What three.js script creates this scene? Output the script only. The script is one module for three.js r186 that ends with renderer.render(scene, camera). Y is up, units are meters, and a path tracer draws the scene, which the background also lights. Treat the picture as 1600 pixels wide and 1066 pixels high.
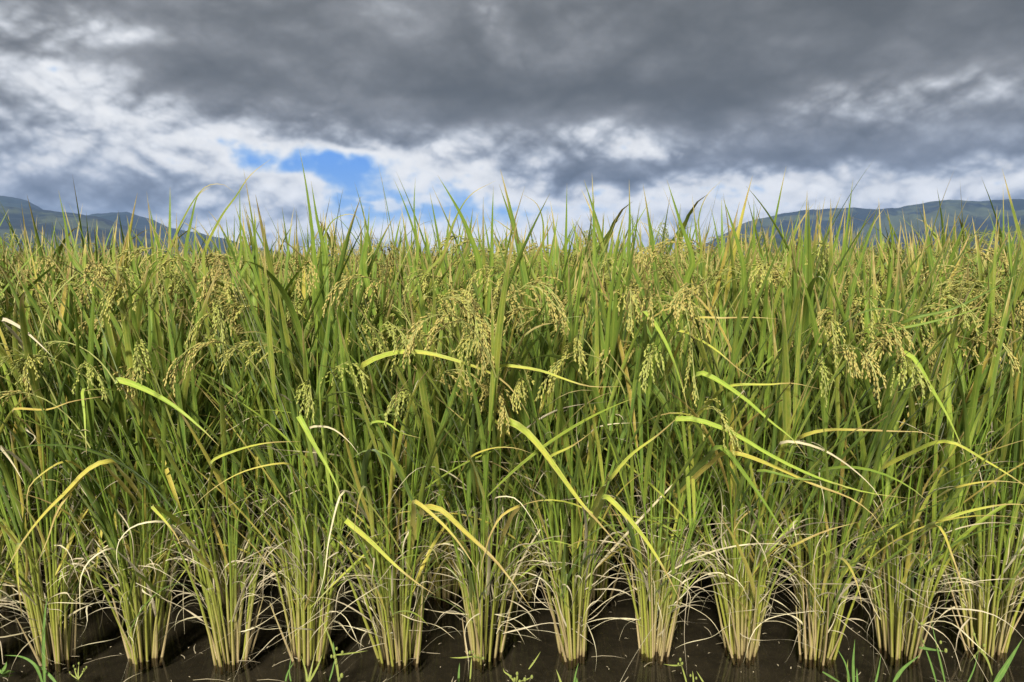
import * as THREE from 'three';
import { ImprovedNoise } from 'three/addons/math/ImprovedNoise.js';
import { mergeGeometries } from 'three/addons/utils/BufferGeometryUtils.js';

// ---------------------------------------------------------------- camera, sky, sun, exposure
const scene = new THREE.Scene();
const EYE = 0.925, PITCH = -6.5, FOV = 49.2;
const camera = new THREE.PerspectiveCamera(FOV, 1600 / 1066, 0.05, 30000);
camera.position.set(0, EYE, 0);
camera.rotation.set(THREE.MathUtils.degToRad(PITCH), 0, 0);
const renderer = new THREE.WebGLRenderer();
renderer.toneMapping = THREE.LinearToneMapping;
const EXPOSURE = 1.7;
renderer.toneMappingExposure = EXPOSURE;
renderer.shadowMap.enabled = true;

const sun = new THREE.DirectionalLight(new THREE.Color(1.0, 0.945, 0.83), 4.4);
sun.position.set(-1.5, 5.3, 4.2);
sun.target.position.set(0, 0.4, -2);
sun.shadow.radius = 17;
sun.castShadow = true;
sun.shadow.mapSize.set(2048, 2048);
Object.assign(sun.shadow.camera, { left: -5, right: 5, top: 4, bottom: -4, near: 0.1, far: 30 });
sun.name = 'sun';
scene.add(sun, sun.target);

const noise3 = new ImprovedNoise();
const nz = (x, y, z) => noise3.noise(x, y, z);
const fbm = (x, y, z, o) => { let s = 0, a = 0.5; for (let i = 0; i < o; i++) { s += a * nz(x, y, z); x = x * 2.03 + 7.1; y = y * 2.03 + 3.3; z = z * 2.03 + 1.7; a *= 0.5; } return s; };
const sstep = (a, b, x) => { const t = Math.min(1, Math.max(0, (x - a) / (b - a))); return t * t * (3 - 2 * t); };
const toLin = (c) => (c <= 0.04045 ? c / 12.92 : Math.pow((c + 0.055) / 1.055, 2.4));
const mixn = (a, b, t) => a + (b - a) * t;
const mix3 = (a, b, t) => [mixn(a[0], b[0], t), mixn(a[1], b[1], t), mixn(a[2], b[2], t)];

function buildSky() {
  const W = 4096, H = 2048, data = new Float32Array(W * H * 4);
  // cloud masses and gaps: bearing and height in degrees, their spread, and how much thicker (or thinner) the cloud is there
  const mass = [
    [-28, 9.6, 11, 2.6, -0.27], [-33, 13.8, 9, 1.7, -0.36], [-22.3, 13.2, 4.4, 1.5, 0.36], [-30, 13.2, 2.6, 0.8, 0.20], [-27, 4.0, 10, 1.7, 0.26], [-30.5, 7.0, 3.0, 0.9, -0.16], [-15, 9.6, 9, 1.8, -0.16],
    [-16.0, 6.9, 5.0, 1.1, -0.56], [-10.6, 6.8, 5.0, 1.1, -0.66], [-8.2, 4.0, 6.5, 1.9, -1.15], [-12, 3.9, 2.6, 0.9, -0.30], [1.0, 3.9, 2.0, 0.6, -0.55], [6.4, 3.8, 1.6, 0.45, -0.38],
    [-18, 2.6, 7, 1.6, -0.10], [4, 2.4, 13, 1.5, -0.26], [-8, 12, 8, 3.2, 0.16], [0, 14.5, 12, 3, 0.10], [11, 11.4, 10, 2.2, 0.30], [27, 16, 12, 3, 0.26],
    [8.5, 8.1, 4.6, 0.7, -0.28], [24.5, 10.7, 6, 0.9, -0.20], [31, 10.4, 4, 1.4, -0.12], [17, 6.9, 11, 0.9, 0.24], [27, 7.9, 7, 0.9, 0.18], [29, 5.2, 8, 1.0, -0.30], [17, 3.8, 12, 1.0, -0.26], [4, 6.0, 5, 0.8, 0.14], [-3, 16.5, 1.3, 2.2, -0.20],
  ];
  const ramp = [[0.12, 250, 250, 250], [0.30, 234, 236, 239], [0.45, 204, 207, 212], [0.60, 171, 174, 177], [0.76, 141, 143, 145], [0.95, 118, 120, 121], [1.15, 102, 104, 104], [1.45, 90, 92, 92]];
  const out = [0, 0, 0];
  const lumps = (x, y, z, o) => { let s = 0, a = 0.5; for (let i = 0; i < o; i++) { s += a * Math.abs(nz(x, y, z)) * 2; x = x * 2.1 + 5.2; y = y * 2.1 + 1.3; z = z * 2.1 + 8.7; a *= 0.56; } return s; };   // round heads with creases between
  for (let r = 0; r < H; r++) {
    const el = ((r + 0.5) / H - 0.5) * Math.PI, E = THREE.MathUtils.radToDeg(el), y = Math.sin(el), ch = Math.cos(el);
    for (let c = 0; c < W; c++) {
      const o = (r * W + c) * 4;
      data[o + 3] = 1;
      if (el < -0.004) { data[o] = 0.30 / EXPOSURE; data[o + 1] = 0.32 / EXPOSURE; data[o + 2] = 0.35 / EXPOSURE; continue; }
      const ro = ((c + 0.5) / W - 0.5) * 2 * Math.PI, x = Math.cos(ro) * ch, z = Math.sin(ro) * ch, A = THREE.MathUtils.radToDeg(Math.atan2(x, -z));
      const w1 = fbm(x * 5 + 3, y * 10, z * 5, 5), w2 = fbm(x * 5, y * 10 + 9, z * 5 + 4, 5);
      const Aw = A + w1 * 9, Ew = E + w2 * 3.4 * sstep(0, 6, E);
      let T = 0.55 + 0.30 * sstep(5, 12, Ew);
      if (Math.abs(A) < 70) for (const m of mass) { const dx = (Aw - m[0]) / m[2], dy = (Ew - m[1]) / m[3], d = dx * dx + dy * dy; if (d < 9) T += m[4] * Math.exp(-d * 0.75); }
      T += 0.30 * sstep(40, 65, Math.abs(A)) * fbm(x * 2 + 40, y * 4, z * 2, 3);
      const big = fbm(x * 8 + w1 * 0.25, y * 15, z * 8 + w2 * 0.25, 7), head = lumps(x * 11 + w1 * 0.25, y * 18 + w2 * 0.25, z * 11, 6), grit = fbm(x * 36, y * 52, z * 36, 5);
      const thick = sstep(0.55, 0.95, T), lift = head - lumps(x * 11 + w1 * 0.25, (y + 0.014) * 18 + w2 * 0.25, z * 11, 6);   // heads catch light on their upper side
      T += 0.40 * big - mixn(0.44, 0.15, thick) * (head - 0.38) - mixn(0.32, 0.07, thick) * lift * sstep(0.05, 0.35, T) + 0.11 * grit;
      let i = 1;
      while (i < ramp.length - 1 && T > ramp[i][0]) i++;
      const a = ramp[i - 1], b = ramp[i], t = Math.min(1, Math.max(0, (T - a[0]) / (b[0] - a[0])));
      const veil = sstep(0.02, 0.30, fbm(x * 10 + 2, y * 26 + w1, z * 10, 6) + 0.5 * grit), open = 0.95 * (1 - sstep(-0.66, 0.10, T + 0.5 * grit)) * (1 - 0.8 * veil);                            // how far the blue shows through
      const blue = mix3([160, 202, 250], [104, 164, 246], sstep(1, 8, E)), body = 1 + 0.07 * grit, cool = (1 - sstep(5, 12, E)) * sstep(0.3, 0.7, T);
      for (let j = 0; j < 3; j++) out[j] = mixn(mixn(a[j + 1], b[j + 1], t) * body * [1 - 0.05 * cool, 1 - 0.015 * cool, 1 + 0.05 * cool][j], blue[j], open);
      const near = 1 + 0.16 * (1 - sstep(0.5, 6.5, E));                                       // the clouds low down stand far off, behind the haze
      for (let j = 0; j < 3; j++) data[o + j] = toLin(out[j] / 255) * near / EXPOSURE;
    }
  }
  const t = new THREE.DataTexture(data, W, H, THREE.RGBAFormat, THREE.FloatType);
  t.mapping = THREE.EquirectangularReflectionMapping;
  t.magFilter = THREE.LinearFilter; t.minFilter = THREE.LinearFilter;
  t.needsUpdate = true;
  return t;
}
scene.background = buildSky();
scene.environment = scene.background;

// ---------------------------------------------------------------- helpers
function rng(seed) { let s = seed >>> 0; return () => { s = (s + 0x6d2b79f5) | 0; let t = Math.imul(s ^ (s >>> 15), 1 | s); t = (t + Math.imul(t ^ (t >>> 7), 61 | t)) ^ t; return ((t ^ (t >>> 14)) >>> 0) / 4294967296; }; }
const V = (x, y, z) => new THREE.Vector3(x, y, z);
const D2R = Math.PI / 180;
const FPX = 533 / Math.tan(FOV * D2R / 2);
function ray(px, py) {                                            // direction in which a point of the photograph lies
  const d = V((px - 800) / FPX, -(py - 533) / FPX, -1);
  return d.applyAxisAngle(V(1, 0, 0), PITCH * D2R);
}
const at = (px, py, depth) => { const d = ray(px, py); return V(0, EYE, 0).addScaledVector(d, depth / -d.z); };
const onGround = (px, py) => { const d = ray(px, py); return V(0, EYE, 0).addScaledVector(d, EYE / -d.y); };
const used = new Map();
function numbered(n) { const k = used.get(n) ?? 0; used.set(n, k + 1); return k ? n + '_' + String(k).padStart(3, '0') : n; }
function thing(name, label, category, group, pos) {
  const o = new THREE.Group(); o.name = numbered(name); o.userData = { label, category };
  if (group) o.userData.group = group;
  if (pos) o.position.copy(pos);
  scene.add(o); return o;
}
function part(name, geo, mat, parent, extra) { const m = new THREE.Mesh(geo, mat); m.name = name; if (extra) Object.assign(m.userData, extra); parent.add(m); return m; }
function struct(name, geo, mat) { const m = new THREE.Mesh(geo, mat); m.name = numbered(name); m.userData.kind = 'structure'; scene.add(m); return m; }

// a folded blade along points P: N hints at the upper face, Wd is the width at each point
function ribbon(P, N, Wd, fold = 0.16) {
  const n = P.length, pos = [], uv = [], idx = [], t = V(), s = V(), up = V();
  for (let i = 0; i < n; i++) {
    t.subVectors(P[Math.min(n - 1, i + 1)], P[Math.max(0, i - 1)]).normalize();
    s.crossVectors(t, N[i]); if (s.lengthSq() < 1e-8) s.set(1, 0, 0); s.normalize();
    up.crossVectors(s, t).normalize();
    const w = Wd[i], p = P[i], f = fold * w;
    pos.push(p.x - s.x * w / 2 + up.x * f, p.y - s.y * w / 2 + up.y * f, p.z - s.z * w / 2 + up.z * f, p.x, p.y, p.z, p.x + s.x * w / 2 + up.x * f, p.y + s.y * w / 2 + up.y * f, p.z + s.z * w / 2 + up.z * f);
    const v = i / (n - 1);
    uv.push(0, v, 0.5, v, 1, v);
    if (i) { const a = (i - 1) * 3, b = i * 3; idx.push(a, a + 1, b, a + 1, b + 1, b, a + 1, a + 2, b + 1, a + 2, b + 2, b + 1); }
  }
  return finish(pos, uv, idx);
}
function finish(pos, uv, idx) {
  const g = new THREE.BufferGeometry();
  g.setAttribute('position', new THREE.Float32BufferAttribute(pos, 3));
  g.setAttribute('uv', new THREE.Float32BufferAttribute(uv, 2));
  g.setIndex(idx); g.computeVertexNormals();
  return g;
}
function tube(P, R, sides = 6, uScale = 1) {
  const n = P.length, pos = [], uv = [], idx = [], t = V(), a = V(), b = V();
  for (let i = 0; i < n; i++) {
    t.subVectors(P[Math.min(n - 1, i + 1)], P[Math.max(0, i - 1)]).normalize();
    a.crossVectors(t, Math.abs(t.z) < 0.9 ? V(0, 0, 1) : V(1, 0, 0)).normalize(); b.crossVectors(t, a);
    for (let k = 0; k <= sides; k++) {
      const q = k / sides * Math.PI * 2, c = Math.cos(q) * R[i], d = Math.sin(q) * R[i], p = P[i];
      pos.push(p.x + a.x * c + b.x * d, p.y + a.y * c + b.y * d, p.z + a.z * c + b.z * d);
      uv.push(k / sides * uScale, i / (n - 1));
    }
    if (i) for (let k = 0; k < sides; k++) { const e = (i - 1) * (sides + 1) + k, f = i * (sides + 1) + k; idx.push(e, f, e + 1, e + 1, f, f + 1); }
  }
  return finish(pos, uv, idx);
}

// ---------------------------------------------------------------- materials: what each surface is made of
function texture(w, h, f, srgb = true) {
  const d = new Uint8Array(w * h * 4);
  for (let y = 0; y < h; y++) for (let x = 0; x < w; x++) { const c = f((x + 0.5) / w, (y + 0.5) / h), o = (y * w + x) * 4; for (let k = 0; k < 3; k++) d[o + k] = Math.max(0, Math.min(255, c[k])); d[o + 3] = 255; }
  const t = new THREE.DataTexture(d, w, h); t.wrapS = t.wrapT = THREE.RepeatWrapping; t.magFilter = THREE.LinearFilter;
  if (srgb) t.colorSpace = THREE.SRGBColorSpace;
  t.needsUpdate = true; return t;
}
const STRAW = [206, 190, 148], BROWN = [128, 92, 52];
// a leaf blade: veins along it, pale midrib, blotches, brown flecks, and a dried tip with a ragged border
function bladeTexture(seed, base, second, { blotch = 0.4, dry = 0.9, flecks = 0.1, edge = 0 }) {
  return texture(64, 512, (u, v) => {
    const vein = nz(u * 26, v * 1.5, seed) * 0.5 + nz(u * 60, v * 3, seed + 4) * 0.4, s = seed * 3.7;
    let k = sstep(0.5 - blotch, 0.5 + 0.35, 0.5 + 0.8 * fbm(u * 1.6, v * 9, s, 4) + 0.25 * vein * blotch);
    let c = mix3(base, second, k);
    const e = Math.abs(u - 0.5) * 2;
    if (edge) c = mix3(c, STRAW, edge * sstep(0.62, 0.95, e + 0.5 * fbm(u * 2, v * 14, s + 9, 3)));
    const tip = sstep(dry - 0.03, dry + 0.05, v + 0.16 * fbm(u * 3, v * 5, s + 2, 3) + 0.05 * vein);
    c = mix3(c, mix3([150, 116, 66], [214, 200, 152], 0.65 + 1.2 * fbm(u * 3, v * 20, s + 5, 3)), tip * 0.9);
    const f = nz(u * 9, v * 70, s + 11) + 0.5 * nz(u * 20, v * 150, s + 12);
    if (f > 0.75 - flecks) c = mix3(c, BROWN, 0.65 * sstep(0.75 - flecks, 0.9 - flecks, f));
    const g = 1 + 0.13 * vein + 0.05 * nz(u * 5, v * 40, s);
    const rib = Math.exp(-((u - 0.5) * (u - 0.5)) / 0.0016);
    c = mix3(c, mix3(c, [214, 214, 150], 0.6), rib * (1 - tip) * 0.6);
    return [c[0] * g, c[1] * g, c[2] * g];
  });
}
const blade = (map, o = {}) => new THREE.MeshPhysicalMaterial({ map, color: new THREE.Color().setRGB(0.84, 0.84, 0.64), roughness: 0.92, transmission: 0.24, thickness: 0, clearcoat: 0.12, clearcoatRoughness: 0.4, side: THREE.DoubleSide, ...o });
const M = {
  green: [
    blade(bladeTexture(1, [98, 127, 29], [132, 150, 37], { dry: 0.97, flecks: 0.05 })),
    blade(bladeTexture(2, [78, 108, 28], [106, 132, 33], { dry: 0.95, flecks: 0.03 })),
    blade(bladeTexture(3, [114, 140, 31], [148, 162, 42], { dry: 0.93, flecks: 0.12, edge: 0.25 })),
    blade(bladeTexture(4, [90, 121, 30], [136, 145, 35], { dry: 0.85, flecks: 0.10, blotch: 0.3 })),
  ],
  flag: [
    blade(bladeTexture(5, [100, 132, 32], [130, 152, 40], { dry: 0.92, flecks: 0.06 })),
    blade(bladeTexture(6, [84, 122, 32], [130, 148, 42], { dry: 0.84, flecks: 0.10, edge: 0.2 })),
    blade(bladeTexture(7, [106, 134, 34], [148, 152, 46], { dry: 0.78, flecks: 0.14, edge: 0.4 })),
  ],
  lime: [
    blade(bladeTexture(8, [146, 176, 58], [180, 196, 82], { dry: 0.9, flecks: 0.20 })),
    blade(bladeTexture(9, [160, 180, 58], [200, 196, 82], { dry: 0.82, flecks: 0.32, edge: 0.4 })),
  ],
  yellow: [
    blade(bladeTexture(10, [190, 186, 72], [206, 190, 90], { dry: 0.80, flecks: 0.30, edge: 0.5 })),
    blade(bladeTexture(11, [174, 176, 64], [206, 184, 86], { dry: 0.70, flecks: 0.26, edge: 0.4 })),
    blade(bladeTexture(12, [186, 164, 66], [204, 184, 96], { dry: 0.75, flecks: 0.34, edge: 0.6 })),
  ],
  straw: [
    blade(bladeTexture(13, [222, 211, 176], [202, 187, 146], { dry: 1.4, flecks: 0.12 }), { transmission: 0.2, clearcoat: 0.1, color: new THREE.Color().setRGB(0.88, 0.88, 0.88) }),
    blade(bladeTexture(14, [216, 206, 178], [196, 182, 150], { dry: 1.4, flecks: 0.2 }), { transmission: 0.2, clearcoat: 0.1, color: new THREE.Color().setRGB(0.88, 0.88, 0.88) }),
    blade(bladeTexture(15, [234, 226, 196], [216, 203, 160], { dry: 1.4, flecks: 0.05 }), { transmission: 0.2, clearcoat: 0.1, color: new THREE.Color().setRGB(0.88, 0.88, 0.88) }),
    blade(bladeTexture(25, [180, 166, 136], [200, 186, 156], { dry: 1.4, flecks: 0.2 }), { transmission: 0.2, clearcoat: 0.1, color: new THREE.Color().setRGB(0.88, 0.88, 0.88) }),
  ],
};
// leaf sheaths round the stems: streaks along the stem, green above, dried and stained sheaths with torn borders below
function stemTexture(seed, green, low, dryTo, stain) {
  return texture(64, 512, (u, v) => {
    const U = u * 2 * Math.PI, cx = Math.cos(U), cy = Math.sin(U);
    const st = fbm(cx * 3, cy * 3, v * 2.5 + seed, 3) + 0.5 * nz(cx * 11, cy * 11, v * 4 + seed);
    const torn = fbm(cx * 1.6, cy * 1.6, v * 3 + seed * 2, 4);
    let c = mix3(low, green, sstep(0.10, 0.62, v + 0.5 * torn));
    const patch = sstep(0.02, 0.10, dryTo - v + 0.45 * torn + 0.10 * st);
    c = mix3(c, mix3([200, 184, 136], [158, 138, 106], 0.5 + st), patch * 0.85);
    const wet = sstep(0.0, 0.04, stain - v + 0.06 * torn + 0.02 * st);
    c = mix3(c, [72, 50, 36], wet * 0.85);
    const f = fbm(cx * 4, cy * 4, v * 60 + seed, 3);
    if (f > 0.26) c = mix3(c, BROWN, 0.5 * sstep(0.26, 0.4, f));
    const g = 1 + 0.26 * st;
    return [c[0] * g, c[1] * g, c[2] * g];
  });
}
const stemMat = (map) => new THREE.MeshPhysicalMaterial({ map, color: new THREE.Color().setRGB(0.76, 0.74, 0.66), roughness: 0.62, clearcoat: 0.12, clearcoatRoughness: 0.5 });
M.stem = [
  stemMat(stemTexture(1.1, [118, 148, 46], [150, 152, 64], 0.06, 0.035)), stemMat(stemTexture(7.3, [124, 152, 48], [160, 158, 70], 0.13, 0.045)),
  stemMat(stemTexture(3.7, [112, 142, 48], [146, 146, 70], 0.20, 0.05)), stemMat(stemTexture(5.9, [134, 156, 52], [156, 160, 62], 0.02, 0.04)),
];
M.tiller = [stemMat(stemTexture(9.4, [184, 170, 122], [196, 180, 136], 0.6, 0.06)), stemMat(stemTexture(12.4, [164, 148, 114], [178, 158, 124], 0.8, 0.10))];
M.rachis = new THREE.MeshStandardMaterial({ color: new THREE.Color().setRGB(0.30, 0.31, 0.085), roughness: 0.7 });
M.grain = new THREE.MeshPhysicalMaterial({ vertexColors: true, color: new THREE.Color().setRGB(0.74, 0.76, 0.64), roughness: 0.6, clearcoat: 0.12, clearcoatRoughness: 0.5 });
M.weed = [blade(bladeTexture(16, [84, 122, 50], [104, 140, 58], { dry: 1.2, flecks: 0.02 })), blade(bladeTexture(17, [136, 152, 74], [156, 162, 82], { dry: 1.1, flecks: 0.06 }))];

// ---------------------------------------------------------------- ground, water, plain, mountains
{
  const g = new THREE.PlaneGeometry(60, 50, 1, 1).rotateX(-Math.PI / 2).translate(0, -0.035, -17);
  const uv = g.attributes.uv; for (let i = 0; i < uv.count; i++) uv.setXY(i, uv.getX(i) * 60, uv.getY(i) * 50);
  const map = texture(512, 512, (u, v) => {
    const P = (s) => [u * s * 3, 4.2, v * s * 3];
    const a = fbm(...P(2.2), 5), b = fbm(...P(14), 3), k = 0.5 + a + 0.5 * b;
    let c = mix3([76, 70, 60], [114, 105, 90], k);
    const f = nz(...P(34)); if (f > 0.42) c = mix3(c, [120, 106, 80], 0.5);
    return c;
  });
  const hm = texture(512, 512, (u, v) => { const k = 128 + 220 * fbm(u * 14, 8.1, v * 14, 5); return [k, k, k]; }, false);
  for (const t of [map, hm]) t.wrapS = t.wrapT = THREE.MirroredRepeatWrapping;
  const mud = struct('mud', g, new THREE.MeshStandardMaterial({ map, color: new THREE.Color().setRGB(0.8, 0.8, 0.8), bumpMap: hm, bumpScale: 0.006, roughness: 0.9 }));
  const wg = new THREE.PlaneGeometry(60, 50, 1, 1).rotateX(-Math.PI / 2).translate(0, 0, -17);
  struct('water', wg, new THREE.MeshPhysicalMaterial({ color: new THREE.Color().setRGB(0.46, 0.45, 0.41), transmission: 1, thickness: 0, ior: 1.33, roughness: 0.03 }));
}
{
  const g = new THREE.RingGeometry(30, 8000, 96, 6).rotateX(-Math.PI / 2).translate(0, -0.06, 0);
  struct('plain', g, new THREE.MeshStandardMaterial({ color: new THREE.Color().setRGB(0.09, 0.13, 0.035), roughness: 0.95 }));
}
// a mountain as terrain: its crest stands at distance R and follows the listed heights (degrees above the horizon) round the bearings; spurs and gullies run down from it
function mountain(name, R, depth, prof, seed, colors) {
  const nA = 380, nR = 60, a0 = prof[0][0], a1 = prof[prof.length - 1][0], pos = [], uv = [], col = [], idx = [];
  for (let j = 0; j <= nR; j++) for (let i = 0; i <= nA; i++) {
    const A = mixn(a0, a1, i / nA), s = j / nR;                       // s: 0 at the foot, 0.7 at the crest, 1 behind
    let k = 0; while (k < prof.length - 2 && A > prof[k + 1][0]) k++;
    const e = mixn(prof[k][1], prof[k + 1][1], sstep(0, 1, (A - prof[k][0]) / (prof[k + 1][0] - prof[k][0])) * 0.5 + 0.5 * (A - prof[k][0]) / (prof[k + 1][0] - prof[k][0]));
    const r = R + (s - 0.7) * depth, x = Math.sin(A * D2R) * r, z = -Math.cos(A * D2R) * r;
    const crest = Math.max(0, Math.tan(e * D2R) * R + 2);
    const up = s < 0.7 ? s / 0.7 : 1 - (s - 0.7) / 0.3 * 0.8;
    const spur = 1 - Math.abs(fbm(x * 0.0011, seed, z * 0.0007, 5)) * 2.6;
    const off = 1 - Math.abs(s - 0.7) / 0.7;
    let h = crest * Math.pow(up, 1.15) * mixn(0.62 + 0.55 * spur, 1, sstep(0.72, 1.0, off)) + crest * 0.035 * fbm(x * 0.012, 3, z * 0.012, 4);
    if (j === 0) h = -3;
    pos.push(x, h, z); uv.push(x * 0.002, z * 0.002);
    const p = fbm(x * 0.0022, seed + 3, z * 0.0022, 5), q = fbm(x * 0.02, seed + 6, z * 0.02, 4);
    const c = mix3(colors[0], colors[1], sstep(-0.06, 0.14, p + 0.25 * q)), g = 1 + 0.7 * q;
    col.push(c[0] * g, c[1] * g, c[2] * g);
    if (i && j) { const a = (j - 1) * (nA + 1) + i - 1, b = a + nA + 1; idx.push(a, a + 1, b, a + 1, b + 1, b); }
  }
  const geo = finish(pos, uv, idx); geo.setAttribute('color', new THREE.Float32BufferAttribute(col, 3));
  return struct('mountain', geo, new THREE.MeshStandardMaterial({ vertexColors: true, roughness: 1, side: THREE.DoubleSide }));
}
const bearing = (px, py) => { const d = ray(px, py); return [Math.atan2(d.x, -d.z) / D2R, Math.atan2(d.y, Math.hypot(d.x, d.z)) / D2R]; };
const crestOf = (list) => list.map(([x, y]) => bearing(x, y)).concat([]);
const FOREST = [[0.010, 0.020, 0.013], [0.018, 0.030, 0.018]], MEADOW_FOLD_SHADE = [[0.005, 0.012, 0.010], [0.052, 0.066, 0.032]];  // last pair: grassy clearings, contrast raised to paint light and shade of folds
mountain('mountain', 7200, 3600, crestOf([[-900, 404], [-420, 340], [-250, 300], [-100, 293], [0, 305], [40, 313], [75, 331], [120, 338], [155, 334], [195, 331], [228, 340], [270, 357], [300, 362], [345, 372], [400, 387], [470, 402]]), 1.3, FOREST);
mountain('mountain', 5000, 2600, crestOf([[-800, 404], [-420, 352], [-260, 325], [-100, 314], [0, 321], [50, 327], [100, 332], [150, 338], [200, 354], [260, 374], [320, 393], [380, 404]]), 4.1, MEADOW_FOLD_SHADE);
mountain('mountain', 6400, 3200, crestOf([[1060, 404], [1105, 380], [1130, 366], [1170, 346], [1190, 341], [1240, 331], [1265, 328], [1330, 325], [1370, 327], [1400, 325], [1440, 318], [1480, 312], [1530, 314], [1600, 311], [1700, 306], [1850, 322], [2020, 350], [2500, 404]]), 8.2, MEADOW_FOLD_SHADE);
mountain('mountain', 2600, 900, crestOf([[1090, 404], [1130, 382], [1170, 371], [1200, 368], [1240, 381], [1290, 398], [1320, 404]]), 5.7, [[0.020, 0.034, 0.016], [0.034, 0.052, 0.022]]);
mountain('mountain', 2800, 900, crestOf([[1400, 404], [1455, 380], [1480, 367], [1505, 360], [1535, 361], [1560, 356], [1600, 351], [1680, 346], [1800, 360], [1950, 385], [2100, 404]]), 6.6, [[0.020, 0.034, 0.016], [0.034, 0.052, 0.022]]);

// ---------------------------------------------------------------- rice
function curve(p0, az, th0, bend, len, n, pw, wig = 0) {
  const P = [p0.clone()], dirs = [], p = p0.clone();
  for (let i = 0; i < n; i++) {
    const s = i / (n - 1), th = th0 + bend * Math.pow(s, pw), a = az + wig * s;
    dirs.push([th, a]);
    if (i < n - 1) { const sm = (i + 0.5) / (n - 1), tm = th0 + bend * Math.pow(sm, pw), am = az + wig * sm; p.x += Math.sin(tm) * Math.cos(am) * len / (n - 1); p.y += Math.cos(tm) * len / (n - 1); p.z += Math.sin(tm) * Math.sin(am) * len / (n - 1); P.push(p.clone()); }
  }
  return { P, dirs };
}
const profile = (s, sharp = 2.2) => (0.55 + 0.45 * sstep(0, 0.28, s)) * Math.max(0.02, 1 - Math.pow(s, sharp));
function leafGeo(p0, az, th0, bend, len, width, n, tw, pw = 1.4, wig = 0, fold = 0.18) {
  const { P, dirs } = curve(p0, az, th0, bend, len, n, pw, wig), N = [], Wd = [], t = V();
  for (let i = 0; i < n; i++) {
    const s = i / (n - 1), [th, a] = dirs[i], q = V(-Math.cos(th) * Math.cos(a), Math.sin(th), -Math.cos(th) * Math.sin(a));
    t.set(Math.sin(th) * Math.cos(a), Math.cos(th), Math.sin(th) * Math.sin(a));
    N.push(q.applyAxisAngle(t, tw * (0.3 + s)));
    Wd.push(width * profile(s));
  }
  return ribbon(P, N, Wd, fold);
}
// a withered leaf: thin, curled, hanging
function witheredGeo(R, p0, az, len, width, n) {
  let th = (6 + 74 * R()) * D2R, a = az, p = p0.clone(); const P = [p.clone()], N = [], Wd = [];
  const droop = (th < 0.7 ? 0.9 + 2.0 * R() : 0.2 + 1.3 * R()), kink = 0.25 + 0.75 * R(), wob = (R() - 0.5) * 2.4, ph = R() * 6, tw = (R() - 0.5) * 5;
  for (let i = 0; i < n; i++) {
    const s = i / (n - 1), T = Math.min(3.05, th + droop * sstep(kink - 0.45, kink + 0.4, s) + 0.16 * Math.sin(s * 6 + ph)), b = a + wob * s + 0.3 * Math.sin(s * 8 + ph * 2);
    const t = V(Math.sin(T) * Math.cos(b), Math.cos(T), Math.sin(T) * Math.sin(b));
    if (i) { p.addScaledVector(t, len / (n - 1)); if (p.y < 0.006) p.y = 0.006 + R() * 0.003; P.push(p.clone()); }
    N.push(V(-Math.cos(T) * Math.cos(b), Math.sin(T), -Math.cos(T) * Math.sin(b)).applyAxisAngle(t, tw * s + ph));
    Wd.push(width * (0.5 + 0.5 * sstep(0, 0.2, s)) * Math.max(0.08, 1 - Math.pow(s, 3)) * (0.75 + 0.35 * Math.sin(s * 9 + ph)));
  }
  return ribbon(P, N, Wd, 0.3);
}
const GRAIN_TONES = [[[0.48, 0.42, 0.105], [0.39, 0.38, 0.08]], [[0.50, 0.41, 0.12], [0.42, 0.33, 0.095]], [[0.42, 0.42, 0.09], [0.31, 0.35, 0.07]], [[0.47, 0.36, 0.11], [0.50, 0.42, 0.12]]];
function addGrain(pos, col, idx, p, d, len, rad, c, R, low) {
  const a = V().crossVectors(d, Math.abs(d.y) < 0.9 ? V(0, 1, 0) : V(1, 0, 0)).normalize(), b = V().crossVectors(d, a), o = pos.length / 3;
  const ring = (s, r, k0) => { const n = low ? 3 : 5; for (let k = 0; k < n; k++) { const q = k / n * 6.283 + k0, x = Math.cos(q) * r, y = Math.sin(q) * r * 0.8; pos.push(p.x + d.x * s + a.x * x + b.x * y, p.y + d.y * s + a.y * x + b.y * y, p.z + d.z * s + a.z * x + b.z * y); } };
  pos.push(p.x, p.y, p.z);
  if (low) { ring(len * 0.45, rad, 0); pos.push(p.x + d.x * len, p.y + d.y * len, p.z + d.z * len); for (let k = 0; k < 3; k++) { const e = o + 1 + k, f = o + 1 + (k + 1) % 3; idx.push(o, f, e, e, f, o + 4); } }
  else { ring(len * 0.28, rad * 0.86, 0); ring(len * 0.66, rad, 0.3); pos.push(p.x + d.x * len, p.y + d.y * len, p.z + d.z * len); for (let k = 0; k < 5; k++) { const e = o + 1 + k, f = o + 1 + (k + 1) % 5; idx.push(o, f, e, e, f, e + 5, f, f + 5, e + 5, e + 5, f + 5, o + 11); } }
  const n = pos.length / 3 - o;
  for (let k = 0; k < n; k++) col.push(c[0], c[1], c[2]);
}
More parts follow.
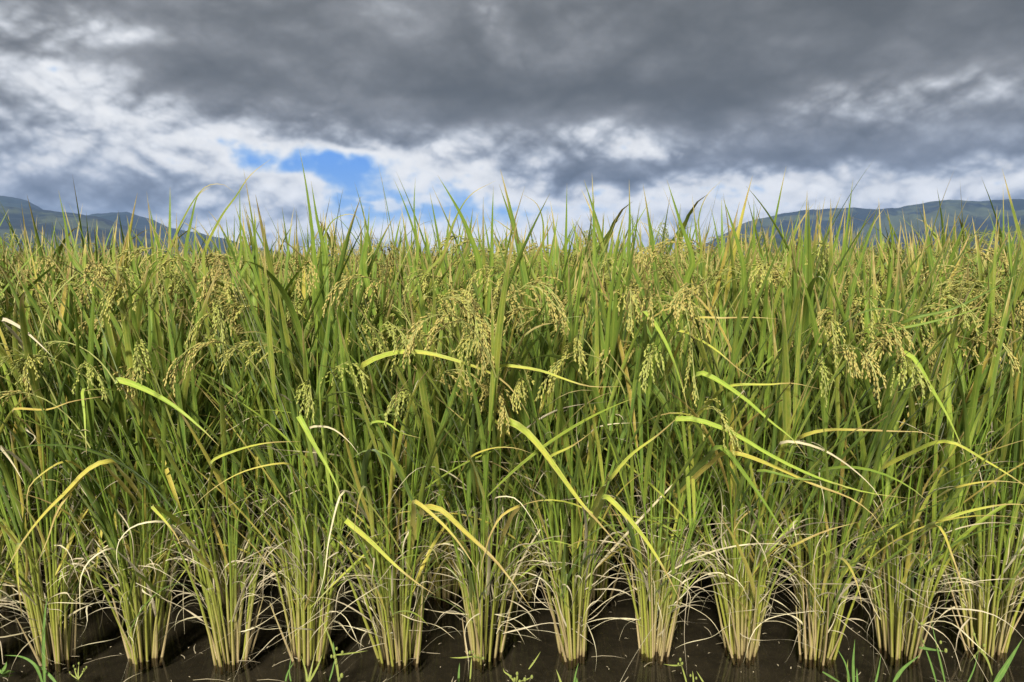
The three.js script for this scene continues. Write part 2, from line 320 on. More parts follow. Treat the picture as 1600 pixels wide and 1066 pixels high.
// a panicle on points P (its main stalk): side branches that hang with grains. Returns [stalk geometry, grain geometry]
function panicleGeo(R, P, low, tone, full = 1) {
  const n = P.length, stalks = [], pos = [], col = [], idx = [], tones = GRAIN_TONES[tone];
  stalks.push(tube(P, P.map((_, i) => 0.0013 * (1 - 0.6 * i / n)), 3));
  const nb = Math.round((low ? 8 : 9) * full), cv = new THREE.CatmullRomCurve3(P);
  for (let b = 0; b <= nb; b++) {
    const s = b === nb ? 0.86 : 0.22 + 0.66 * b / nb, p = cv.getPoint(s), t = cv.getTangent(s), rnd = V(R() - 0.5, R() - 0.5, R() - 0.5).normalize();
    let d = t.clone().addScaledVector(rnd, b === nb ? 0.05 : 0.46).normalize();
    const len = (b === nb ? 0.05 : mixn(0.082, 0.05, s)) * (0.8 + 0.4 * R()), m = 6, Q = [p.clone()], q = p.clone();
    for (let i = 1; i < m; i++) { d.addScaledVector(V(0, -1, 0), 0.22 + 0.14 * R()).normalize(); q.addScaledVector(d, len / (m - 1)); Q.push(q.clone()); }
    if (!low) stalks.push(tube(Q, Q.map(() => 0.0006), 3));
    const bc = new THREE.CatmullRomCurve3(Q), ng = Math.max(4, Math.round(len / (low ? 0.0075 : 0.0056)));
    for (let g = 0; g < ng; g++) {
      const u = 0.12 + 0.86 * (g + 0.5 * R()) / ng, gp = bc.getPoint(u), gt = bc.getTangent(u), side = V(R() - 0.5, R() - 0.5, R() - 0.5).normalize();
      gt.addScaledVector(side, 0.30).normalize(); gp.addScaledVector(side, 0.0014);
      const k = R(), c = mix3(tones[0], tones[1], k), l = 0.8 + 0.4 * R();
      addGrain(pos, col, idx, gp, gt, (low ? 0.0115 : 0.0092) * (0.9 + 0.25 * R()), (low ? 0.0021 : 0.00165), [c[0] * l, c[1] * l, c[2] * l], R, low);
    }
  }
  const g = new THREE.BufferGeometry();
  g.setAttribute('position', new THREE.Float32BufferAttribute(pos, 3)); g.setAttribute('color', new THREE.Float32BufferAttribute(col, 3)); g.setIndex(idx); g.computeVertexNormals();
  return [mergeGeometries(stalks), g];
}
const pick = (R, list) => list[Math.floor(R() * list.length)];

// all the pieces of one rice plant (a hill of tillers): calls put(kind, geometry, material) for each
function growPlant(seed, q, put) {
  const R = rng(seed * 7919 + 13), rr = (a, b) => a + (b - a) * R();
  const nT = q.stems;
  const tops = [];
  for (let i = 0; i < nT; i++) {
    const az = i * 2.39996 + rr(-0.4, 0.4), f = Math.sqrt((i + 0.5) / nT), r0 = q.foot * f, lean = (2.5 + 10.5 * f) * q.spread * D2R * rr(0.5, 1.3);
    const h = (R() < 0.3 ? rr(0.52, 0.66) : rr(0.64, 0.76)) * q.tall, base = V(Math.cos(az) * r0, -0.02, Math.sin(az) * r0), P = [], n = q.low ? 4 : 8, sway = rr(-0.35, 0.35), fat = rr(0.0025, 0.0039);
    for (let k = 0; k < n; k++) { const s = k / (n - 1), a = az + sway * s, rad = r0 + Math.sin(lean) * h * s * (0.55 + 0.62 * s) + 0.004 * Math.sin(s * 7 + i); P.push(V(Math.cos(a) * rad, base.y + Math.cos(lean) * h * s, Math.sin(a) * rad)); }
    const cv = new THREE.CatmullRomCurve3(P);
    if (!q.noStems) put('stem', tube(P, P.map((_, k) => mixn(fat, 0.0013, Math.pow(k / (n - 1), 0.8))), q.low ? 4 : 7), pick(R, M.stem));
    const leaves = [[0.26, 0.40, 0.26, 0.40, 16, 44, 25, 110, 0.0076], [0.45, 0.58, 0.34, 0.48, 10, 40, 12, 80, 0.0088], [0.52, 0.66, 0.30, 0.46, 8, 42, 8, 70, 0.0092], [0.64, 0.78, 0.32, 0.46, 8, 32, 6, 50, 0.0115], [0.86, 0.98, 0.19, 0.36, 4, 32, 0, 40, 0.0120], [0.78, 0.92, 0.26, 0.43, 3, 24, 0, 28, 0.0150], [0.16, 0.28, 0.18, 0.32, 18, 46, 10, 90, 0.0056]];
    leaves.forEach((L, k) => {
      if (q.low && (k === 0 || k === 6)) return;
      if (R() < [0.2, 0.1, 0.2, 0.06, 0.06, 0.05, 0.45][k]) return;
      const s = rr(L[0], L[1]), p = cv.getPoint(s), a = az + rr(-1.5, 1.5) + (k % 2 ? 0.5 : -0.5), wild = R() < 0.10 ? rr(40, 85) : 0;
      const len = rr(L[2], L[3]) * q.tall * ((k === 4 || k === 5) && R() < 0.10 ? 1.16 : 1), th0 = rr(L[4], L[5]) * D2R, bend = (rr(L[6], L[7]) * Math.pow(R(), 0.6) + wild) * D2R;
      const g = leafGeo(p, a, th0, bend, len, L[8] * rr(0.75, 1.3) * (q.low ? 1.08 : 1), q.low ? 8 : 15, rr(-0.9, 0.9), rr(1.2, 2.4), rr(-0.5, 0.5), q.low ? 0.14 : 0.2);
      const c = R();
      const mat = k === 4 || k === 5 ? pick(R, c < 0.965 ? M.flag : M.yellow) : k === 0 || k === 6 ? pick(R, c < 0.38 ? M.green : c < 0.58 ? M.lime : c < 0.82 ? M.yellow : M.straw) : k < 3 ? pick(R, c < 0.56 ? M.green : c < 0.70 ? M.flag : c < 0.85 ? M.lime : M.yellow) : pick(R, c < 0.6 ? M.green : c < 0.9 ? M.flag : M.lime);
      put('leaf', g, mat);
    });
    tops.push([cv.getPoint(1), cv.getTangent(1), az]);
  }
  for (let i = 0; i < q.panicles; i++) {
    const [p, t, az] = tops[(i * 5 + 2) % tops.length], a = az + rr(-1.3, 1.3), len = rr(0.24, 0.33), n = 13;
    const th = Math.acos(Math.min(1, t.y)) + 0.04, { P } = curve(p, a, th, rr(1.7, 2.8), len, n, rr(1.3, 2.2));
    const [stalks, g2] = panicleGeo(R, P.slice(4), q.low, Math.floor(R() * 4)), g1 = mergeGeometries([tube(P.slice(0, 5), [0.0016, 0.0015, 0.0014, 0.0013, 0.0013], 4), stalks]);
    put('panicle', g1, M.rachis, g2);
  }
  for (let i = 0; i < q.dead; i++) {                                  // dried tillers round the foot
    const az = R() * 6.283, r0 = rr(0.6, 1.2) * q.foot, h = rr(0.10, 0.28), lean = rr(5, 20) * D2R, P = [];
    for (let k = 0; k < 5; k++) { const s = k / 4, rad = r0 + Math.sin(lean) * h * s; P.push(V(Math.cos(az + 0.2 * s) * rad, -0.02 + Math.cos(lean) * h * s, Math.sin(az + 0.2 * s) * rad)); }
    put('dried_stem', tube(P, P.map((_, k) => mixn(0.0032, 0.0010, k / 4)), 5), pick(R, M.tiller));
  }
  for (let i = 0; i < q.withered; i++) {
    const az = R() * 6.283, h = R() < 0.72 ? rr(0.05, 0.24) : rr(0.24, 0.58), r = q.foot * rr(0.7, 1.05) + h * 0.14 * R();
    put('withered_leaf', witheredGeo(R, V(Math.cos(az) * r, h, Math.sin(az) * r), az + rr(-0.8, 0.8), rr(0.08, 0.20) + 0.2 * R() * R(), rr(0.0015, 0.0042), 13), pick(R, M.straw));
  }
}
function plantWithParts(root, seed, q) {
  growPlant(seed, q, (kind, geo, mat, grains) => {
    const m = part(kind, geo, mat, root);
    if (grains) part('grains', grains, M.grain, m, { kind: 'stuff' });
  });
  return root;
}
function plantMerged(root, seed, q) {
  const bins = new Map();
  growPlant(seed, q, (kind, geo, mat, grains) => {
    const name = { stem: 'stems', leaf: 'leaves', panicle: 'panicle_stalks', dried_stem: 'stems', withered_leaf: 'leaves' }[kind], key = name + mat.uuid;
    if (!bins.has(key)) bins.set(key, [name, mat, []]);
    bins.get(key)[2].push(geo);
    if (grains) { if (!bins.has('g')) bins.set('g', ['grains', M.grain, []]); bins.get('g')[2].push(grains); }
  });
  for (const [name, mat, list] of bins.values()) part(name, mergeGeometries(list), mat, root, { kind: 'stuff' });
  return root;
}

// front row: the foot of each plant as it stands along the water's edge
const FEET = [[-46, 1032], [85, 1030], [228, 1025], [360, 1029], [484, 1024], [622, 1027], [757, 1022], [895, 1019], [1022, 1018], [1160, 1018], [1278, 1021], [1405, 1017], [1540, 1012], [1672, 1010]];
const FRONT_LABELS = [
  'rice plant at the very left end of the front row, mostly cut off',
  'front row rice plant with long yellow speckled leaves arching down to the left edge',
  'front row rice plant with a dry hooked leaf, second whole foot from the left',
  'front row rice plant third from the left, bushy pale withered leaves round its foot',
  'front row rice plant with a jointed weed at its foot, fourth from left',
  'rice plant below a drooping yellow-tipped leaf, fifth in the front row',
  'front row rice plant with three crossing yellow leaves in its middle',
  'front row rice plant right of the centre under a broad yellow-green falling leaf',
  'front row rice plant with one long yellow-green leaf slanting to its right foot',
  'front row rice plant with curly white dead leaves, fourth from the right edge',
  'front row rice plant crossed by a straight broad green leaf, third from the right',
  'front row rice plant under a fan of long horizontal pale leaves, second from the right',
  'front row rice plant by the right edge, seed weed leaning on its foot',
  'rice plant at the very right end of the front row, cut off',
];
const front = FEET.map(([x, y], i) => {
  const p = onGround(x, y);
  const root = thing('rice_plant', FRONT_LABELS[i], 'rice plant', 'rice plants in the front row', p);
  root.rotation.set(0.035 * Math.sin(i * 7.7), 0, 0.04 * Math.sin(i * 2.9));
  return plantWithParts(root, 101 + i, { stems: 29 + Math.round(6 * Math.sin(i * 3.7)), tall: 1.03 + 0.05 * Math.sin(i * 2.1), foot: 0.036 + 0.006 * Math.sin(i * 5.3), spread: 1 + 0.22 * Math.sin(i * 4.1 + 1), panicles: 9, dead: 7, withered: 80, low: false });
});
const rowAt = (k, x) => { const z0 = mixn(front[1].position.z, front[12].position.z, (x - front[1].position.x) / (front[12].position.x - front[1].position.x)); return z0 - 0.29 * k; };
front.forEach((o) => o.updateMatrixWorld(true));
const SPACE = (front[12].position.x - front[1].position.x) / 11;

// hand-set leaves of the front plants: the way each one runs through the photo (from its stem to its tip), its width, tone and distance
const nearestPlant = (x) => front.reduce((a, b) => (Math.abs(b.position.x - x) < Math.abs(a.position.x - x) ? b : a));
function setLeaf(pts, wpx, mat, near = 1.43, tipNear = near - 0.06, rootDrop = 0.16, name = 'leaf') {
  const W3 = pts.map(([x, y], i) => at(x, y, mixn(near, tipNear, i / (pts.length - 1))));
  const plant = nearestPlant(W3[0].x + (W3[0].x - W3[1].x) * 0.6), s0 = W3[0];
  const rootY = Math.max(0.06, s0.y - rootDrop), root = V(plant.position.x + THREE.MathUtils.clamp(s0.x - plant.position.x, -0.06, 0.06) * 0.6, rootY, plant.position.z + 0.02);
  const mid = V(mixn(root.x, s0.x, 0.62), mixn(root.y, s0.y, 0.68), mixn(root.z, s0.z, 0.6));
  const cv = new THREE.CatmullRomCurve3([root, mid, ...W3], false, 'centripetal'), n = 26, P = [], N = [], Wd = [], w = wpx * 1.25 / FPX;
  for (let i = 0; i < n; i++) {
    const s = i / (n - 1), p = cv.getPointAt(s), t = cv.getTangentAt(s);
    P.push(plant.worldToLocal(p));
    N.push(V(0.1, 0.55, 1).addScaledVector(V(-t.x, -t.y, 0), 0.15).normalize());
    Wd.push(w * 1.1 * profile(s, 1.6));
  }
  part(name, ribbon(P, N, Wd, 0.12), mat, plant);
}
const { green: G, flag: F, lime: L, yellow: Y, straw: S } = M;
for (const a of [
  [[[182, 594], [214, 603], [264, 629], [314, 669], [342, 697]], 16, L[0]],
  [[[4, 499], [32, 512], [61, 537], [82, 558]], 11, S[1]],
  [[[130, 608], [132, 651], [135, 711]], 11, L[0]],
  [[[467, 651], [492, 697], [524, 754], [536, 790]], 15, L[0]],
  [[[485, 668], [517, 669], [545, 690], [562, 712]], 8, S[0]],
  [[[330, 722], [372, 703], [420, 692], [470, 690]], 8, L[1]],
  [[[0, 697], [18, 722], [39, 758]], 9, S[0]],
  [[[168, 720], [137, 734], [103, 769], [69, 803], [34, 848], [0, 909]], 11, Y[0]],
  [[[151, 724], [113, 765], [89, 800], [74, 844], [55, 885]], 10, Y[1]],
  [[[100, 721], [69, 738], [45, 762], [43, 813]], 7, Y[0]],
  [[[237, 791], [254, 810], [275, 837], [285, 861]], 11, L[1]],
  [[[247, 815], [206, 824], [185, 848], [182, 872], [187, 896]], 6, S[2]],
  [[[446, 724], [378, 738], [326, 769], [292, 803]], 5, Y[0]],
  [[[535, 769], [515, 837], [505, 906], [484, 968]], 5, S[2]],
  [[[168, 858], [141, 875], [127, 899], [125, 968]], 6, S[2]],
  [[[540, 813], [581, 848], [616, 882], [650, 910], [680, 930]], 14, L[1]],
  [[[650, 784], [674, 803], [702, 830], [726, 861], [750, 899]], 11, Y[0]],
  [[[667, 792], [688, 796], [722, 827], [770, 872], [798, 906], [832, 954]], 13, Y[1]],
  [[[811, 791], [784, 806], [767, 834], [757, 865], [750, 896]], 9, Y[2]],
  [[[787, 656], [815, 669], [840, 694], [873, 738], [908, 786], [942, 824], [973, 861]], 17, L[1]],
  [[[949, 777], [973, 800], [1004, 837], [1035, 885], [1066, 944]], 14, L[1]],
  [[[566, 572], [601, 555], [637, 549], [673, 553], [708, 562], [744, 574], [779, 590], [808, 619], [828, 656]], 12, L[1]],
  [[[779, 572], [815, 574], [851, 581], [886, 594], [922, 604], [972, 604]], 9, L[1]],
  [[[580, 661], [602, 660], [626, 676], [658, 685]], 9, L[0]],
  [[[737, 713], [772, 700], [808, 701], [836, 711]], 6, Y[0]],
  [[[1096, 583], [1124, 596], [1167, 626], [1203, 658], [1238, 686], [1260, 715]], 14, L[0]],
  [[[1416, 551], [1434, 569], [1452, 601], [1481, 651], [1502, 697], [1510, 720]], 14, L[0]],
  [[[1064, 517], [1092, 530], [1124, 551], [1153, 576], [1185, 597]], 9, L[1]],
  [[[1260, 679], [1292, 672], [1338, 672], [1399, 674], [1445, 676], [1470, 683]], 9, Y[1]],
  [[[1060, 654], [1096, 658], [1149, 679], [1203, 711], [1274, 745], [1352, 769], [1420, 779]], 11, L[0]],
  [[[1142, 707], [1214, 731], [1266, 755], [1335, 782], [1369, 810], [1385, 840]], 10, Y[1]],
  [[[1129, 700], [1163, 741], [1197, 789], [1225, 834], [1245, 868]], 14, F[0]],
  [[[1472, 813], [1506, 801], [1541, 793], [1575, 788], [1620, 790]], 11, L[1]],
  [[[1469, 824], [1489, 872], [1506, 923], [1517, 968]], 9, Y[1]],
  [[[1142, 603], [1203, 601], [1238, 599], [1281, 608]], 9, L[1]],
  [[[1384, 519], [1434, 508], [1505, 490], [1560, 468]], 9, F[0]],
  [[[1416, 501], [1488, 483], [1550, 452], [1605, 420]], 9, G[1]],
  [[[1081, 498], [1131, 497], [1178, 496], [1220, 499]], 8, Y[1]],
  [[[1008, 487], [1029, 515], [1050, 558], [1065, 601], [1075, 640]], 13, L[0]],
  [[[858, 715], [894, 697], [929, 672]], 11, L[1]],
  [[[958, 743], [986, 711], [1029, 679], [1068, 644]], 11, L[1]],
  [[[777, 777], [805, 779], [832, 813], [853, 858]], 4, S[2]],
  [[[1190, 735], [1245, 748], [1290, 752], [1350, 770]], 8, F[1]],
  [[[1240, 852], [1290, 830], [1345, 815]], 9, Y[1]],
  [[[1480, 690], [1540, 720], [1600, 758], [1640, 790]], 9, L[1]],
  [[[1500, 760], [1550, 752], [1610, 756]], 8, Y[0]],
  [[[1230, 690], [1290, 705], [1370, 770], [1385, 812]], 7, S[0]],
  [[[20, 640], [75, 640], [110, 628], [172, 618]], 6, Y[2]],
]) setLeaf(...a);
// flag leaves that stand against the sky, from blade foot to tip
for (const a of [
  [[[318, 400], [345, 340], [370, 305], [390, 275], [425, 247]], 7, F[2]], [[[258, 405], [280, 355], [305, 310], [325, 290], [350, 289], [367, 302]], 6, F[2]],
  [[[290, 400], [300, 340], [310, 305], [332, 290]], 9, F[1]], [[[250, 400], [240, 355], [232, 318]], 10, F[0]], [[[112, 405], [102, 350], [91, 297]], 9, F[0]],
  [[[375, 400], [375, 340], [374, 288]], 6, F[0]], [[[508, 410], [495, 340], [486, 283]], 11, F[0]], [[[652, 400], [647, 330], [649, 277]], 7, F[0]],
  [[[748, 410], [722, 340], [684, 274]], 13, F[0]], [[[768, 420], [769, 350], [771, 290]], 9, F[0]], [[[884, 410], [885, 340], [886, 286]], 8, F[0]],
  [[[984, 410], [984, 340], [983, 280]], 10, F[1]], [[[1082, 410], [1062, 345], [1042, 281]], 13, F[0]], [[[1160, 410], [1145, 355], [1129, 307]], 12, F[0]],
  [[[1178, 410], [1178, 350], [1178, 308]], 9, F[0]], [[[1285, 440], [1305, 380], [1322, 320]], 13, F[1]], [[[1602, 410], [1588, 350], [1566, 263]], 15, F[2]],
  [[[1335, 440], [1350, 390], [1365, 350], [1382, 325]], 11, F[1]], [[[690, 400], [710, 345], [735, 305], [775, 282]], 6, F[2]], [[[568, 420], [574, 370], [577, 322]], 11, F[0]],
  [[[1095, 400], [1092, 340], [1105, 305], [1128, 282]], 5, F[2]], [[[395, 400], [398, 350], [396, 318]], 8, F[1]], [[[1230, 420], [1240, 370], [1262, 330], [1272, 318]], 9, F[2]],
  [[[500, 390], [520, 345], [550, 335], [570, 350]], 5, F[2]], [[[850, 390], [848, 345], [838, 318], [815, 303]], 6, F[2]],
]) setLeaf(a[0], a[1], a[2], 1.62, 1.60, 0.10);
// panicles hanging out of the front of the stand
function setPanicle(pts, seed, tone, near = 1.46, full = 1.2) {
  const W3 = pts.map(([x, y], i) => at(x, y, near - 0.03 * i)), plant = nearestPlant(W3[0].x), R = rng(seed), s0 = W3[0];
  const root = V(mixn(plant.position.x, s0.x, 0.55), s0.y - 0.16, plant.position.z + 0.01), mid = V(mixn(root.x, s0.x, 0.75), s0.y - 0.04, mixn(root.z, s0.z, 0.65));
  const cv = new THREE.CatmullRomCurve3([root, mid, ...W3], false, 'centripetal'), P = [];
  for (let i = 0; i < 14; i++) P.push(plant.worldToLocal(cv.getPointAt(i / 13)));
  const stalk = tube(P.slice(0, 6), [0.0022, 0.002, 0.0018, 0.0016, 0.0015, 0.0013], 5);
  const [g1, g2] = panicleGeo(R, P.slice(5), false, tone, full);
  const m = part('panicle', mergeGeometries([stalk, g1]), M.rachis, plant);
  part('grains', g2, M.grain, m, { kind: 'stuff' });
}
[
  [[[692, 470], [715, 458], [740, 485], [755, 520], [766, 560]], 1], [[[700, 458], [728, 455], [748, 490], [752, 540], [760, 578]], 1], [[[680, 480], [700, 462], [728, 476], [744, 500], [748, 545]], 0],
  [[[735, 500], [750, 490], [768, 520], [774, 560]], 1], [[[768, 602], [776, 600], [785, 625], [797, 660]], 1], [[[1060, 470], [1072, 462], [1085, 480], [1112, 515]], 3], [[[1050, 500], [1068, 478], [1080, 530], [1085, 590], [1092, 625]], 0],
  [[[1095, 640], [1110, 632], [1130, 655], [1150, 695]], 0], [[[1290, 500], [1297, 495], [1302, 520], [1308, 548]], 0], [[[1350, 470], [1358, 465], [1362, 490], [1364, 520]], 0], [[[48, 560], [44, 552], [42, 570], [46, 600]], 0],
  [[[334, 475], [342, 468], [346, 510], [350, 560]], 2], [[[978, 455], [984, 448], [986, 480], [987, 515]], 0], [[[896, 530], [902, 524], [905, 545], [906, 572]], 0], [[[1012, 455], [1016, 448], [1018, 470], [1020, 492]], 1],
  [[[480, 600], [484, 595], [486, 615], [490, 642]], 2], [[[1372, 530], [1388, 516], [1405, 535], [1412, 575]], 1], [[[1520, 530], [1545, 518], [1568, 540], [1585, 568]], 1], [[[1278, 560], [1283, 556], [1286, 575], [1292, 612]], 2],
  [[[800, 460], [830, 445], [858, 465], [885, 500]], 1], [[[820, 450], [845, 440], [870, 470], [890, 505]], 3], [[[590, 520], [605, 502], [622, 515], [634, 535]], 2], [[[120, 580], [135, 566], [150, 580], [160, 600]], 2], [[[520, 580], [545, 565], [560, 575], [575, 590]], 2],
  [[[205, 450], [185, 440], [170, 462], [155, 500]], 0], [[[1440, 480], [1470, 460], [1500, 470], [1530, 500]], 2],
].forEach(([p, tone], i) => setPanicle(p, 900 + i * 7, tone, 1.47, i < 5 ? 1.4 : 0.9));

// second row: every piece a part too
const SECOND = [0, 1, 2, 3].map((k) => ({ k }));
const rowCount = (k) => Math.ceil((1.46 * (1.6 + 0.29 * k) * 1.06) / SPACE / 2) + 1;
{
  const protos = [];
  const n = rowCount(1), R = rng(55);
  for (let i = -n - 1; i <= n + 1; i++) {
    const x = front[6].position.x + (i + 0.45) * SPACE + (R() - 0.5) * 0.03, pos = V(x, 0, rowAt(1, x) + (R() - 0.5) * 0.04), v = ((i % 4) + 4) % 4, label = 'rice plant of the second row, its foot in the dark between two front row plants', grp = 'rice plants in the second row';
    if (!protos[v]) { protos[v] = plantWithParts(thing('rice_plant', label, 'rice plant', grp, pos), 301 + v, { stems: 26, foot: 0.036, spread: 1, tall: 1.05 + 0.03 * (v - 1.5), panicles: 12, dead: 3, withered: 16, low: false }); continue; }
    const c = protos[v].clone(); c.name = numbered('rice_plant'); c.position.copy(pos); c.rotation.y = R() * 6.283; c.scale.setScalar(0.95 + 0.1 * R()); scene.add(c);
  }
}
for (const [k, side] of [[1, -1], [2, -1], [1, 1], [2, 1]]) {
  const from = side < 0 ? front[0] : front[13], c = from.clone(), x = from.position.x + side * k * SPACE;
  c.name = numbered('rice_plant'); c.position.set(x, 0, rowAt(0, x)); c.rotation.y = 1.3 * k + side; scene.add(c);
  c.userData = { label: 'rice plant of the front row standing beyond the ' + (side < 0 ? 'left' : 'right') + ' edge of the view', category: 'rice plant', group: 'rice plants in the front row' };
}
// rows further in: plants of their own, whose leaves and panicles can no longer be picked apart
const ROWS = 8, lowQ = { stems: 26, foot: 0.036, spread: 1.1, panicles: 14, dead: 0, withered: 5, low: true };
const protoB = [];
{
  const R = rng(77);
  for (let k = 2; k <= ROWS; k++) {
    const n = rowCount(k);
    const label = ['rice plant of the third row, only its upper leaves and panicles showing', 'rice plant of the fourth row, showing leaf tips above the third row', 'rice plant of the fifth row, showing leaf tips and panicle tops', 'rice plant of the sixth row, showing leaf tips over the rows before it', 'rice plant of the seventh row, a few leaf tips showing', 'rice plant of the eighth row, a few leaf tips showing', 'rice plant of the ninth row, a few leaf tips showing'][k - 2];
    const grp = 'rice plants in the ' + ['third', 'fourth', 'fifth', 'sixth', 'seventh', 'eighth', 'ninth'][k - 2] + ' row';
    for (let i = -n; i <= n; i++) {
      const x = front[6].position.x + (i + (k % 2 ? 0.45 : 0.1)) * SPACE + (R() - 0.5) * 0.05, pos = V(x, 0, rowAt(k, x) + (R() - 0.5) * 0.06), v = Math.floor(R() * 7);
      if (!protoB[v]) { protoB[v] = plantMerged(thing('rice_plant', label, 'rice plant', grp, pos), 401 + v, { ...lowQ, tall: 1.03 + 0.025 * (v - 3) }); continue; }
      const c = protoB[v].clone(); c.name = numbered('rice_plant'); c.userData = { label, category: 'rice plant', group: grp }; c.position.copy(pos); c.rotation.y = R() * 6.283; c.scale.setScalar(0.95 + 0.1 * R()); scene.add(c);
    }
  }
}
// the rest of the field, one mass of rice
{
  const R = rng(99), field = new THREE.Group(); field.name = 'rice_field'; field.userData = { kind: 'stuff', label: 'dense green rice stand stretching back behind the near rows', category: 'rice field' }; scene.add(field);
  const variants = [0, 1, 2].map((v) => { const tmp = new THREE.Group(); plantMerged(tmp, 501 + v, { stems: 16, foot: 0.036, spread: 1.2, panicles: 9, dead: 0, withered: 2, low: true, tall: 1, noStems: true }); return tmp; });
  const places = [[], [], []];
  for (let z = rowAt(ROWS + 1, 0); z > -32; z -= z > -9 ? 0.29 : z > -16 ? 0.45 : 0.8) {
    const half = -z * 0.78 + 2.2, step = z > -9 ? SPACE : z > -16 ? 0.3 : 0.5;
    for (let x = -half; x < half; x += step) { const m = new THREE.Matrix4().compose(V(x + (R() - 0.5) * step, 0, z + (R() - 0.5) * 0.2), new THREE.Quaternion().setFromAxisAngle(V(0, 1, 0), R() * 6.283), V(1, 0.93 + 0.08 * R(), 1)); places[Math.floor(R() * 3)].push(m); }
  }
  variants.forEach((tmp, v) => tmp.children.forEach((c) => { const im = new THREE.InstancedMesh(c.geometry, c.material, places[v].length); im.name = c.name; im.userData.kind = 'stuff'; places[v].forEach((m, i) => im.setMatrixAt(i, m)); field.add(im); }));
}

// ---------------------------------------------------------------- weeds and litter at the water's edge
function weedBlade(parent, pts, wpx, mat, depth0, depth1 = depth0) {
  const Q = pts.map(([x, y], i) => at(x, y, mixn(depth0, depth1, i / (pts.length - 1))).sub(parent.position)), cv = new THREE.CatmullRomCurve3(Q), P = [], N = [], Wd = [];
  for (let i = 0; i < 12; i++) { const s = i / 11; P.push(cv.getPoint(s)); N.push(V(0.15, 0.5, 1).normalize()); Wd.push(wpx * 1.5 / FPX * profile(s, 2)); }
  part('blade', ribbon(P, N, Wd, 0.15), mat, parent);
}
function weed(name, label, foot, blades, group) {
  const p = onGround(...foot), o = thing(name, label, 'weed', group, p), d = -p.z;
  for (const [pts, w, k = 0] of blades) weedBlade(o, pts, w, M.weed[k], d, d + 0.02);
  return o;
}
function florets(parent, list, depth) {
  for (const [x, y, s] of list) { const p = at(x, y, depth).sub(parent.position), g = new THREE.SphereGeometry(s * 1.4 / FPX, 6, 5).scale(1, 1.5, 1).translate(p.x, p.y, p.z); part('floret', g, M.weed[1], parent); }
}
weed('grass_weed', 'single broad bright green grass blade at the bottom right corner', [1552, 1072], [[[[1552, 1072], [1572, 1040], [1598, 998]], 11]]);
weed('grass_weed', 'tuft of thin green blades at the bottom edge between two rice plants', [1330, 1075], [[[[1328, 1075], [1322, 1040], [1306, 1010]], 4], [[[1334, 1075], [1333, 1035], [1336, 999]], 6], [[[1326, 1075], [1324, 1050], [1325, 1030]], 3, 1], [[[1366, 1075], [1372, 1050], [1377, 1022]], 4], [[[1340, 1075], [1339, 1055], [1339, 1044]], 4], [[[1285, 1050], [1305, 1062], [1318, 1070]], 4]]);
{
  const o = weed('grass_weed', 'thin green sedge stems crossing before the second rice foot from the right', [1420, 1075], [[[[1396, 1066], [1410, 1046], [1440, 1022]], 7], [[[1464, 1070], [1452, 1030], [1437, 990]], 4], [[[1478, 1072], [1466, 1020], [1454, 965]], 4], [[[1436, 1012], [1455, 1015], [1480, 1019]], 5], [[[1510, 1072], [1522, 1045], [1530, 1015]], 3]]);
  florets(o, [[1478, 1017, 3], [1470, 1004, 2.4], [1465, 1010, 2.2], [1443, 1003, 2.2], [1440, 975, 2.5]], 1.52);
}
weed('grass_weed', 'narrow green grass with two bent blades in the bottom left corner', [70, 1072], [[[[70, 1075], [68, 1010], [70, 960], [74, 930]], 6], [[[68, 1072], [55, 1040], [35, 1027], [6, 1024]], 5], [[[90, 1070], [72, 1050], [52, 1036]], 5]]);
{
  const o = weed('leafy_weed', 'small weed with a jagged green leaf at the left edge of the water', [4, 1054], [[[[2, 1052], [12, 1050], [24, 1050]], 7], [[[2, 1052], [8, 1042], [10, 1034]], 6], [[[2, 1054], [12, 1056], [22, 1055]], 5], [[[4, 1052], [-8, 1044], [-14, 1040]], 6]]);
}
{
  const o = weed('seed_weed', 'tiny branching seed weed standing in the water left of the second plant', [122, 1062], [[[[122, 1064], [118, 1052], [115, 1042]], 2.4, 1], [[[122, 1064], [122, 1050], [123, 1038]], 2.4, 1], [[[122, 1062], [130, 1050], [135, 1043]], 2.4, 1], [[[122, 1062], [112, 1055], [109, 1051]], 2, 1]]);
  florets(o, [[123, 1037, 1.8], [135, 1043, 1.8], [115, 1041, 1.6], [118, 1046, 1.5], [109, 1051, 1.5], [129, 1050, 1.5], [131, 1046, 1.6]], 1.50);
}
{
  const o = weed('seed_weed', 'jointed green weed with knotted nodes beside the fourth foot from the left', [528, 1064], [[[[530, 1072], [526, 1040], [522, 1020], [508, 980], [498, 962]], 4.5, 1], [[[522, 1024], [548, 1021], [575, 1017]], 3, 1], [[[514, 1066], [520, 1045], [523, 1030]], 3], [[[522, 1022], [521, 1010], [520, 1002]], 3]]);
  florets(o, [[523, 1026, 3.2], [535, 1020, 2.6], [525, 1036, 3], [534, 1056, 3.4], [518, 1026, 2.4], [526, 1014, 2.4], [530, 1062, 3.2]], 1.51);
}
{
  const o = weed('grass_weed', 'forked pale green shoot in the water below the fourth foot from the left', [480, 1066], [[[[480, 1070], [478, 1050], [470, 1024]], 4, 1], [[[481, 1068], [486, 1048], [490, 1028]], 4, 1], [[[482, 1068], [496, 1042], [504, 1022]], 4, 1], [[[456, 1072], [452, 1050], [456, 1020]], 2.5], [[[444, 1074], [450, 1050], [460, 1034]], 3]]);
}
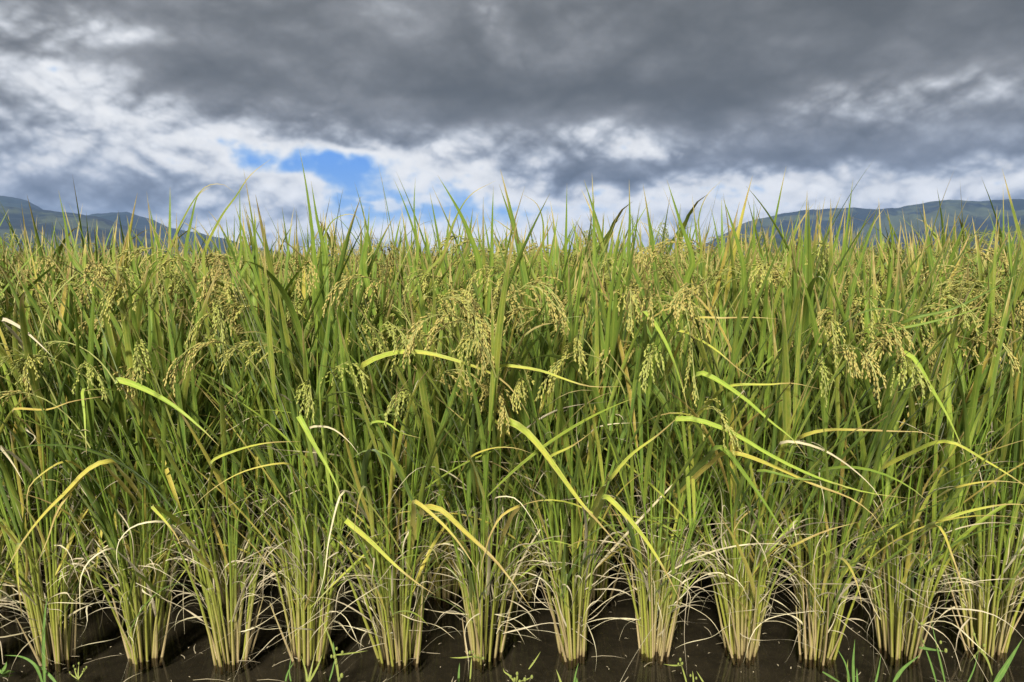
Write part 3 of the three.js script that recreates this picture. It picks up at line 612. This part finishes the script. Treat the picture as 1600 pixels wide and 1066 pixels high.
{
  const o = weed('seed_weed', 'low yellow-green weed with curled florets at the bottom centre of the water', [806, 1068], [[[[806, 1070], [796, 1056], [788, 1050], [786, 1044]], 3, 1], [[[806, 1068], [818, 1064], [832, 1058]], 4, 1], [[[806, 1066], [808, 1058], [808, 1052]], 4, 1], [[[826, 1046], [836, 1032], [845, 1018]], 3, 1]]);
  florets(o, [[808, 1053, 2.6], [820, 1062, 3], [831, 1058, 2.6], [798, 1058, 2.4], [804, 1062, 2.6], [812, 1066, 3]], 1.49);
}
{
  const o = weed('seed_weed', 'knotty weed on the water before the sixth foot from the left', [736, 1062], [[[[734, 1068], [736, 1040], [737, 1024]], 3, 1], [[[737, 1026], [720, 1028], [702, 1028]], 3, 1], [[[737, 1026], [748, 1028], [756, 1030]], 3.5, 1], [[[716, 1072], [717, 1050], [718, 1036]], 4]]);
  florets(o, [[734, 1020, 2.6], [739, 1019, 2.4], [742, 1026, 2.6], [755, 1029, 2.2]], 1.52);
}
weed('grass_weed', 'two short green blades at the bottom edge right of the seventh plant', [900, 1075], [[[[896, 1076], [899, 1055], [904, 1036]], 3.5], [[[902, 1078], [901, 1066], [901, 1058]], 6], [[[880, 1078], [874, 1060], [869, 1046]], 4, 1]]);
{
  const o = weed('seed_weed', 'thin yellowish seed weed at the bottom between the eighth and ninth plants', [1072, 1068], [[[[1074, 1072], [1068, 1050], [1062, 1032]], 3, 1], [[[1064, 1040], [1050, 1040], [1036, 1038]], 2.6, 1], [[[1084, 1074], [1083, 1058], [1082, 1048]], 3, 1], [[[1104, 1074], [1095, 1060], [1088, 1048]], 3, 1]]);
  florets(o, [[1063, 1031, 2.4], [1066, 1037, 2.2], [1079, 1056, 2], [1088, 1060, 2], [1060, 1038, 2]], 1.5);
}
{
  const o = weed('seed_weed', 'pale knotted seed stalk leaning on the foot of the plant nearest the right edge', [1552, 1056], [[[[1552, 1060], [1542, 1030], [1530, 1012], [1522, 990], [1518, 970]], 4.5, 1], [[[1532, 1014], [1522, 1026], [1515, 1036]], 3, 1], [[[1532, 1014], [1538, 1018], [1542, 1021]], 3, 1]]);
  florets(o, [[1522, 992, 2.8], [1534, 1018, 3], [1530, 1012, 3], [1538, 1009, 2.6], [1523, 1026, 2.4]], 1.53);
}
{
  const R = rng(5), list = [];
  for (let i = 0; i < 320; i++) {                                    // bits of straw and leaf lying on the water
    const p = V((R() - 0.5) * 2.8, 0.0035, -1.42 - R() * 0.5), a = R() * 6.283, l = R() < 0.7 ? 0.003 + R() * 0.008 : 0.02 + 0.07 * R(), Q = [0, 1, 2, 3].map((k) => V(p.x + Math.cos(a + k * 0.1) * l * k / 3, p.y + 0.001 * Math.sin(k), p.z + Math.sin(a + k * 0.1) * l * k / 3));
    list.push(ribbon(Q, Q.map(() => V(0, 1, 0.01)), Q.map((_, k) => (0.0009 + 0.0016 * R()) * (k === 3 ? 0.3 : 1)), 0.2));
  }
  const m = new THREE.Mesh(mergeGeometries(list), M.straw[3]); m.name = 'litter'; m.userData = { kind: 'stuff', label: 'scraps of straw floating on the dark water', category: 'litter' }; scene.add(m);
}

scene.fog = new THREE.FogExp2(new THREE.Color(0.30, 0.52, 1.0), 0.000065);
scene.traverse((o) => { if (o.isMesh) { o.castShadow = true; o.receiveShadow = true; } });
renderer.render(scene, camera);
